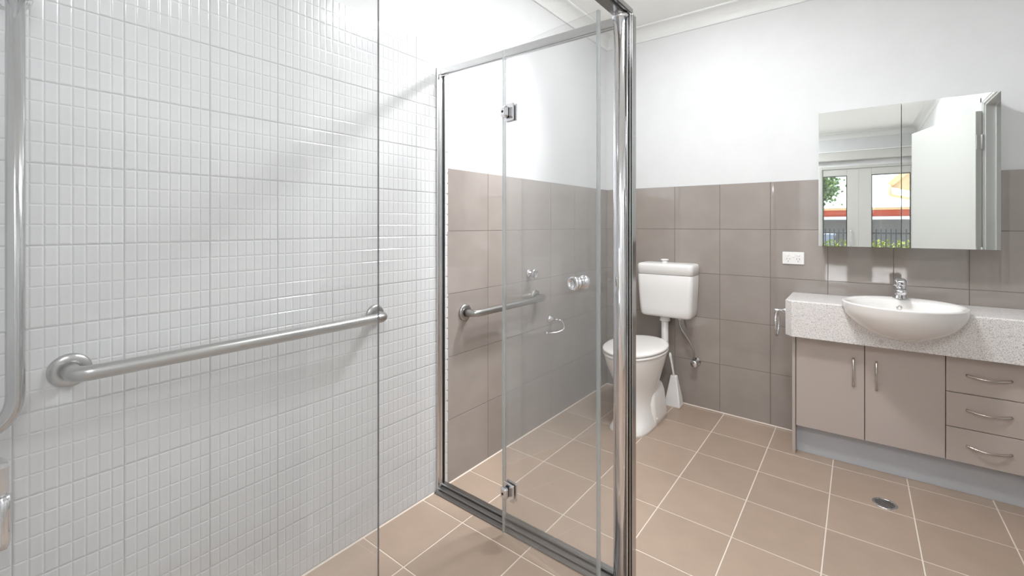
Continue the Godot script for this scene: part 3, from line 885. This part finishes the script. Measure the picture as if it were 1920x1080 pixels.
func build_door_and_windows() -> void:
	# door frame: jambs, head, architraves
	var st := begin()
	add_box(st, Vector3(ROOM_X - 0.005, -0.05, 1.485), Vector3(ROOM_X + 0.115, 2.06, 1.51), 0.002)
	add_box(st, Vector3(ROOM_X - 0.005, -0.05, 0.66), Vector3(ROOM_X + 0.115, 2.06, 0.685), 0.002)
	add_box(st, Vector3(ROOM_X - 0.005, 2.055, 0.66), Vector3(ROOM_X + 0.115, 2.08, 1.51), 0.002)
	add_box(st, Vector3(ROOM_X + 0.045, -0.05, 1.473), Vector3(ROOM_X + 0.075, 2.05, 1.486), 0.001)
	add_box(st, Vector3(ROOM_X + 0.045, -0.05, 0.684), Vector3(ROOM_X + 0.075, 2.05, 0.697), 0.001)
	add_box(st, Vector3(ROOM_X + 0.045, 2.043, 0.685), Vector3(ROOM_X + 0.075, 2.056, 1.485), 0.001)
	var fr := struct("door_1", done(st), M.trim_paint)
	st = begin()
	for k in [[0.0, 0.066, 0.016], [0.012, 0.054, 0.021]]:
		add_box(st, Vector3(ROOM_X - k[2], -0.04, 1.495 + k[0]), Vector3(ROOM_X, 2.07 + k[1], 1.495 + k[1]), 0.004)
		add_box(st, Vector3(ROOM_X - k[2], 2.065 + k[0], 0.61), Vector3(ROOM_X, 2.065 + k[1], 1.495 + k[1]), 0.004)
		add_box(st, Vector3(ROOM_X - k[2], -0.04, 0.675 - k[1]), Vector3(ROOM_X, 2.07 + k[1], 0.675 - k[0]), 0.004)
	obj("architrave", done(st), M.trim_paint, fr)
	# open leaf, folded back towards the wall
	var d := thing("bathroom_door", "plain white door standing open, seen in the cabinet mirror", "door", Vector3(2.245, -0.025, 1.492))
	d.rotation.y = -PI / 2 + deg_to_rad(20.0) * -1.0
	obj("leaf", box(Vector3(0.004, 0.0, -0.018), Vector3(0.83, 2.045, 0.018), 0.002), M.door_paint, d)
	for y in [0.22, 1.05, 1.83]:
		var h := obj("hinge", lathe([[0.0, -0.05], [0.0065, -0.05], [0.0065, 0.05], [0.0, 0.05]], Vector3.UP, Vector3(-0.004, y, -0.014), 14), M.trim_paint, d)
		obj("hinge_leaf", box(Vector3(0.0, y - 0.05, -0.018), Vector3(0.004, y + 0.05, 0.014)), M.trim_paint, h)
	for s in [-1.0, 1.0]:
		var rz := obj("rose", lathe([[0.0, 0.018], [0.026, 0.018], [0.025, 0.024], [0.011, 0.028], [0.01, 0.055], [0.0, 0.056]], Vector3(0, 0, s), Vector3(0.77, 1.0, 0)), M.chrome, d)
		obj("lever_handle", tube([Vector3(0.77, 1.0, s * 0.055), Vector3(0.66, 1.0, s * 0.057)], 0.0085, 12), M.chrome, rz)
	# glazed doors at the far end
	var z0 := ROOM_Z + 0.02
	var z1 := ROOM_Z + 0.07
	st = begin()
	add_box(st, Vector3(1.06, -0.05, ROOM_Z - 0.01), Vector3(1.1, 2.15, ROOM_Z + 0.13), 0.003)
	add_box(st, Vector3(2.22, -0.05, ROOM_Z - 0.01), Vector3(2.26, 2.15, ROOM_Z + 0.13), 0.003)
	add_box(st, Vector3(1.1, 2.11, ROOM_Z - 0.01), Vector3(2.22, 2.15, ROOM_Z + 0.13), 0.003)
	var w := struct("window_1", done(st), M.window_frame)
	for q in [[1.1, 1.574, 1.115, 1.425], [1.574, 2.22, 1.735, 2.19]]:
		st = begin()
		add_box(st, Vector3(q[0], -0.03, z0), Vector3(q[2], 2.105, z1), 0.003)
		add_box(st, Vector3(q[3], -0.03, z0), Vector3(q[1], 2.105, z1), 0.003)
		add_box(st, Vector3(q[2], 2.0, z0), Vector3(q[3], 2.105, z1), 0.003)
		add_box(st, Vector3(q[2], -0.03, z0), Vector3(q[3], 0.28, z1), 0.003)
		var lf := obj("door_leaf", done(st), M.window_frame, w)
		obj("pane", box(Vector3(q[2], 0.28, z0 + 0.02), Vector3(q[3], 2.0, z0 + 0.026)), M.window_glass, lf)
		st = begin()
		add_box(st, Vector3(q[2], 1.99, z0 - 0.004), Vector3(q[3], 2.0, z0 + 0.02))
		add_box(st, Vector3(q[2], 0.28, z0 - 0.004), Vector3(q[2] + 0.008, 2.0, z0 + 0.02))
		add_box(st, Vector3(q[3] - 0.008, 0.28, z0 - 0.004), Vector3(q[3], 2.0, z0 + 0.02))
		obj("glazing_bead", done(st), M.black_metal, lf)
	var ch := obj("pull_handle", tube(fillet([Vector3(1.475, 1.15, z0), Vector3(1.475, 1.15, z0 - 0.05), Vector3(1.475, 0.9, z0 - 0.05), Vector3(1.475, 0.9, z0)], 0.02), 0.008, 12), M.chrome, w)
	ch.name = "pull_handle"
	var pl := thing("curtain_pelmet", "pale grey curtain pelmet over the glazed doors, seen in the mirror", "pelmet")
	obj("board", box(Vector3(0.9, 2.23, ROOM_Z - 0.14), Vector3(ROOM_X, 2.36, ROOM_Z), 0.004), M.window_frame, pl)
	obj("lit_top_strip", box(Vector3(0.9, 2.36, ROOM_Z - 0.15), Vector3(ROOM_X, 2.375, ROOM_Z), 0.003), M.trim_paint, pl)  # paler paint stands for the light along the pelmet's top edge

# ---- ceiling lamps, unseen above the frame; those behind the viewer are added fill

func build_lamps() -> void:
	# [where, radius of the opal disc, energy downwards, energy all round, label]
	for q in [
		[Vector3(1.15, CEIL, 1.42), 0.16, 1.9, 0.24, "round opal ceiling lamp over the middle of the bathroom"],
		[Vector3(0.74, CEIL, 0.84), 0.11, 0.4, 0.1, "unseen small round ceiling spotlight above the toilet, aimed to light the shower"],  # out of view; kind and aim set to light the shower wall
		[Vector3(1.85, CEIL, 3.38), 0.3, 2.1, 0.3, "added wide round opal ceiling lamp, soft fill from behind the viewer"],  # added lamp, soft fill from above and behind the viewer
		[Vector3(0.55, CEIL, 4.7), 0.2, 2.6, 0.3, "added round opal ceiling lamp, fill for the far half near the glazed doors"]]:  # added lamp, brightens the far half that the mirror shows
		var at: Vector3 = q[0]
		var r: float = q[1]
		var l := thing("unseen_ceiling_lamp", q[4], "lamp", at)
		obj("base", lathe([[0.0, 0.0], [r, 0.0], [r, -0.02], [0.0, -0.02]], Vector3.UP, Vector3.ZERO, 36), M.trim_paint, l)
		obj("lamp_shade", lathe([[0.0, -0.02], [r * 0.96, -0.02], [r * 0.95, -0.04], [r * 0.9, -0.05], [0.0, -0.053]], Vector3.UP, Vector3.ZERO, 36), M.lamp_glass, l)
		var o := AreaLight3D.new()
		o.name = "lamp_light"
		o.position = Vector3(0, -0.056, 0)
		o.rotation.x = -PI / 2
		o.area_size = Vector2.ONE * r * 1.7
		o.area_normalize_energy = true
		o.light_energy = q[2]
		o.light_color = Color(0.97, 0.985, 1.0)
		o.area_range = 12.0
		o.area_attenuation = 2.0
		o.shadow_enabled = true
		l.add_child(o)
		if r < 0.12:   # its beam
			var b := SpotLight3D.new()
			b.name = "spot_light"
			b.position = Vector3(0, -0.06, 0)
			b.light_energy = 3.7
			b.light_color = Color(0.97, 0.985, 1.0)
			b.light_size = 0.1
			b.spot_angle = 42.0
			b.spot_angle_attenuation = 1.0
			b.spot_range = 12.0
			b.spot_attenuation = 2.0
			b.shadow_enabled = true
			l.add_child(b)
			b.look_at_from_position(at + b.position, Vector3(0.02, 1.05, 1.95))
		if q[3] > 0.0:
			var d := OmniLight3D.new()
			d.name = "dome_light"
			d.position = Vector3(0, -0.036, 0)
			d.light_energy = q[3]
			d.light_color = Color(0.97, 0.985, 1.0)
			d.light_size = 0.012
			d.omni_range = 12.0
			d.omni_attenuation = 2.0
			d.shadow_enabled = true
			l.add_child(d)

# ---- outdoors, seen through the glazed doors in the mirror

func build_yard() -> void:
	var g := struct("ground", box(Vector3(-40, -0.4, ROOM_Z + 0.14), Vector3(40, -0.1, 70)), M.concrete)
	g.set_meta("kind", "structure")
	# picket fence
	var fz := 14.6
	var fn := thing("picket_fence", "black metal picket fence in the yard beyond the glazed doors", "fence", Vector3(0, -0.1, fz))
	for y in [0.25, 1.05]:
		obj("rail", box(Vector3(-3.0, y, -0.015), Vector3(6.0, y + 0.04, 0.015)), M.black_metal, fn)
	for k in 68:
		var x := -2.0 + 0.118 * k
		obj("picket", box(Vector3(x - 0.014, 0.05, -0.008), Vector3(x + 0.014, 1.2, 0.008)), M.black_metal, fn)
	for x in [-3.0, 0.2, 3.4, 6.0]:
		obj("post", box(Vector3(x - 0.025, 0, -0.025), Vector3(x + 0.025, 1.25, 0.025)), M.black_metal, fn)
	# hedge behind the fence
	var hd := thing("hedge", "low yellow-green hedge behind the black fence", "hedge", Vector3(0, -0.1, fz + 0.5))
	var hl := leaves(5000, Vector3(-2.8, 0.1, -0.25), Vector3(5.8, 0.8, 0.3), false, 0.08, 31)
	var hm := MultiMeshInstance3D.new()
	hm.name = "foliage"
	hm.multimesh = hl
	hm.material_override = M.hedge_leaf
	hm.set_meta("kind", "stuff")
	hd.add_child(hm)
	obj("stems", box(Vector3(-2.8, 0, -0.15), Vector3(5.8, 0.5, 0.2)), M.bark, hd)
	# bin
	var bn := thing("wheelie_bin", "pale grey wheelie bin standing behind the fence", "bin", Vector3(0.62, -0.1, 16.5))
	var r := []
	for q in [[0.05, 0.21, 0.21], [0.5, 0.25, 0.25], [0.95, 0.28, 0.29]]:
		r.append(round_rect(-q[1], q[1], -q[2], q[2], 0.04, q[0]))
	obj("tub", loft(r, false), M.bin, bn)
	obj("lid", box(Vector3(-0.3, 0.95, -0.31), Vector3(0.3, 1.02, 0.31), 0.02), M.bin, bn)
	for s in [-0.22, 0.22]:
		obj("wheel", lathe([[0.0, -0.03], [0.1, -0.03], [0.1, 0.03], [0.0, 0.03]], Vector3.RIGHT, Vector3(s, 0.1, 0.22), 20), M.rubber, bn)
	# brick outbuilding
	var bd := thing("brick_building", "low red brick building with pale roof across the yard", "building", Vector3(0, -0.1, 24.0))
	obj("brick_band", box(Vector3(-12, 1.72, 0), Vector3(14, 2.03, 6)), M.brick, bd)
	obj("lintel", box(Vector3(-12, 1.58, -0.1), Vector3(14, 1.72, 6)), M.pale_roof, bd)
	for k in 6:
		obj("carport_post", box(Vector3(-7.0 + 2.8 * k, 0, 0), Vector3(-6.88 + 2.8 * k, 1.58, 0.12)), M.pale_roof, bd)
	obj("carport_wall", box(Vector3(-12, 0, 3.2), Vector3(14, 1.58, 6)), M.block_wall, bd)
	obj("fascia", box(Vector3(-12, 2.03, -0.3), Vector3(14, 2.12, 6)), M.cream, bd)
	obj("roof", prism([Vector3(-12, 2.12, -0.35), Vector3(-12, 2.16, -0.4), Vector3(-12, 4.4, 6), Vector3(-12, 2.12, 6)], Vector3(26, 0, 0)), M.pale_roof, bd)
	# cream eave of the house next door
	var ev := thing("house_eave", "cream timber eave and downpipe of the neighbouring house", "eave", Vector3(2.15, 0, 11.0))
	obj("fascia_board", prism([Vector3(-0.02, 2.16, 0), Vector3(0.0, 2.24, 0), Vector3(0.75, 2.98, 0), Vector3(0.8, 2.86, 0), Vector3(0.04, 2.12, 0)], Vector3(0, 0, 0.06)), M.cream, ev)
	obj("soffit", prism([Vector3(0.04, 2.14, 0.06), Vector3(0.8, 2.86, 0.06), Vector3(2.4, 2.86, 0.06), Vector3(2.4, 2.1, 0.06), Vector3(0.5, 2.0, 0.06)], Vector3(0, 0, 0.05)), M.cream, ev)
	obj("gable_wall", box(Vector3(1.3, -0.1, 0.6), Vector3(3.4, 2.6, 3.5)), M.cream, ev)
	obj("downpipe", tube(fillet([Vector3(0.03, 2.2, 0.0), Vector3(0.03, 1.95, 0.0), Vector3(0.36, 1.86, 0.05), Vector3(1.3, 1.8, 0.6)], 0.05), 0.035, 14), M.cream, ev)
	# tree
	var tr := thing("tree", "leafy green tree beyond the fence", "tree", Vector3(0.45, -0.1, 18.0))
	obj("trunk", tube([Vector3(-0.4, 0, 0), Vector3(-0.3, 1.2, 0.05), Vector3(-0.2, 2.2, 0)], [0.14, 0.11, 0.08], 12), M.bark, tr)
	obj("branch", tube([Vector3(-0.22, 2.0, 0), Vector3(0.1, 2.6, 0.1), Vector3(0.5, 3.0, 0)], [0.06, 0.04, 0.015], 10), M.bark, tr)
	var tm := MultiMeshInstance3D.new()
	tm.name = "foliage"
	tm.multimesh = leaves(9000, Vector3(-1.9, 2.0, -1.0), Vector3(0.62, 4.2, 1.0), true, 0.13, 41)
	tm.material_override = M.leaf
	tm.set_meta("kind", "stuff")
	tr.add_child(tm)

func leaves(n: int, lo: Vector3, hi: Vector3, ball: bool, size: float, sd: int) -> MultiMesh:
	var st := begin()
	for q in [[Vector3(0, 0, 0), Vector3(0.4, 0.12, 0.5), Vector3(0, 0, 1)], [Vector3(0, 0, 0), Vector3(0, 0, 1), Vector3(-0.4, 0.12, 0.5)]]:
		for v in q:
			st.add_vertex(v)
	var mm := MultiMesh.new()
	mm.transform_format = MultiMesh.TRANSFORM_3D
	mm.mesh = done(st)
	mm.instance_count = n
	var r := RandomNumberGenerator.new()
	r.seed = sd
	var clumps := []
	for k in 14:
		clumps.append(Vector3(r.randf(), r.randf(), r.randf()))
	for i in n:
		var u := Vector3(r.randf(), r.randf(), r.randf())
		if ball:
			var c: Vector3 = clumps[r.randi() % 14]
			u = c + Vector3(r.randfn(), r.randfn(), r.randfn()) * 0.09
		var p := lo + (hi - lo) * u
		var b := Basis.from_euler(Vector3(r.randf() * TAU, r.randf() * TAU, r.randf() * TAU)).scaled(Vector3.ONE * size * (0.6 + 0.8 * r.randf()))
		mm.set_instance_transform(i, Transform3D(b, p))
	return mm
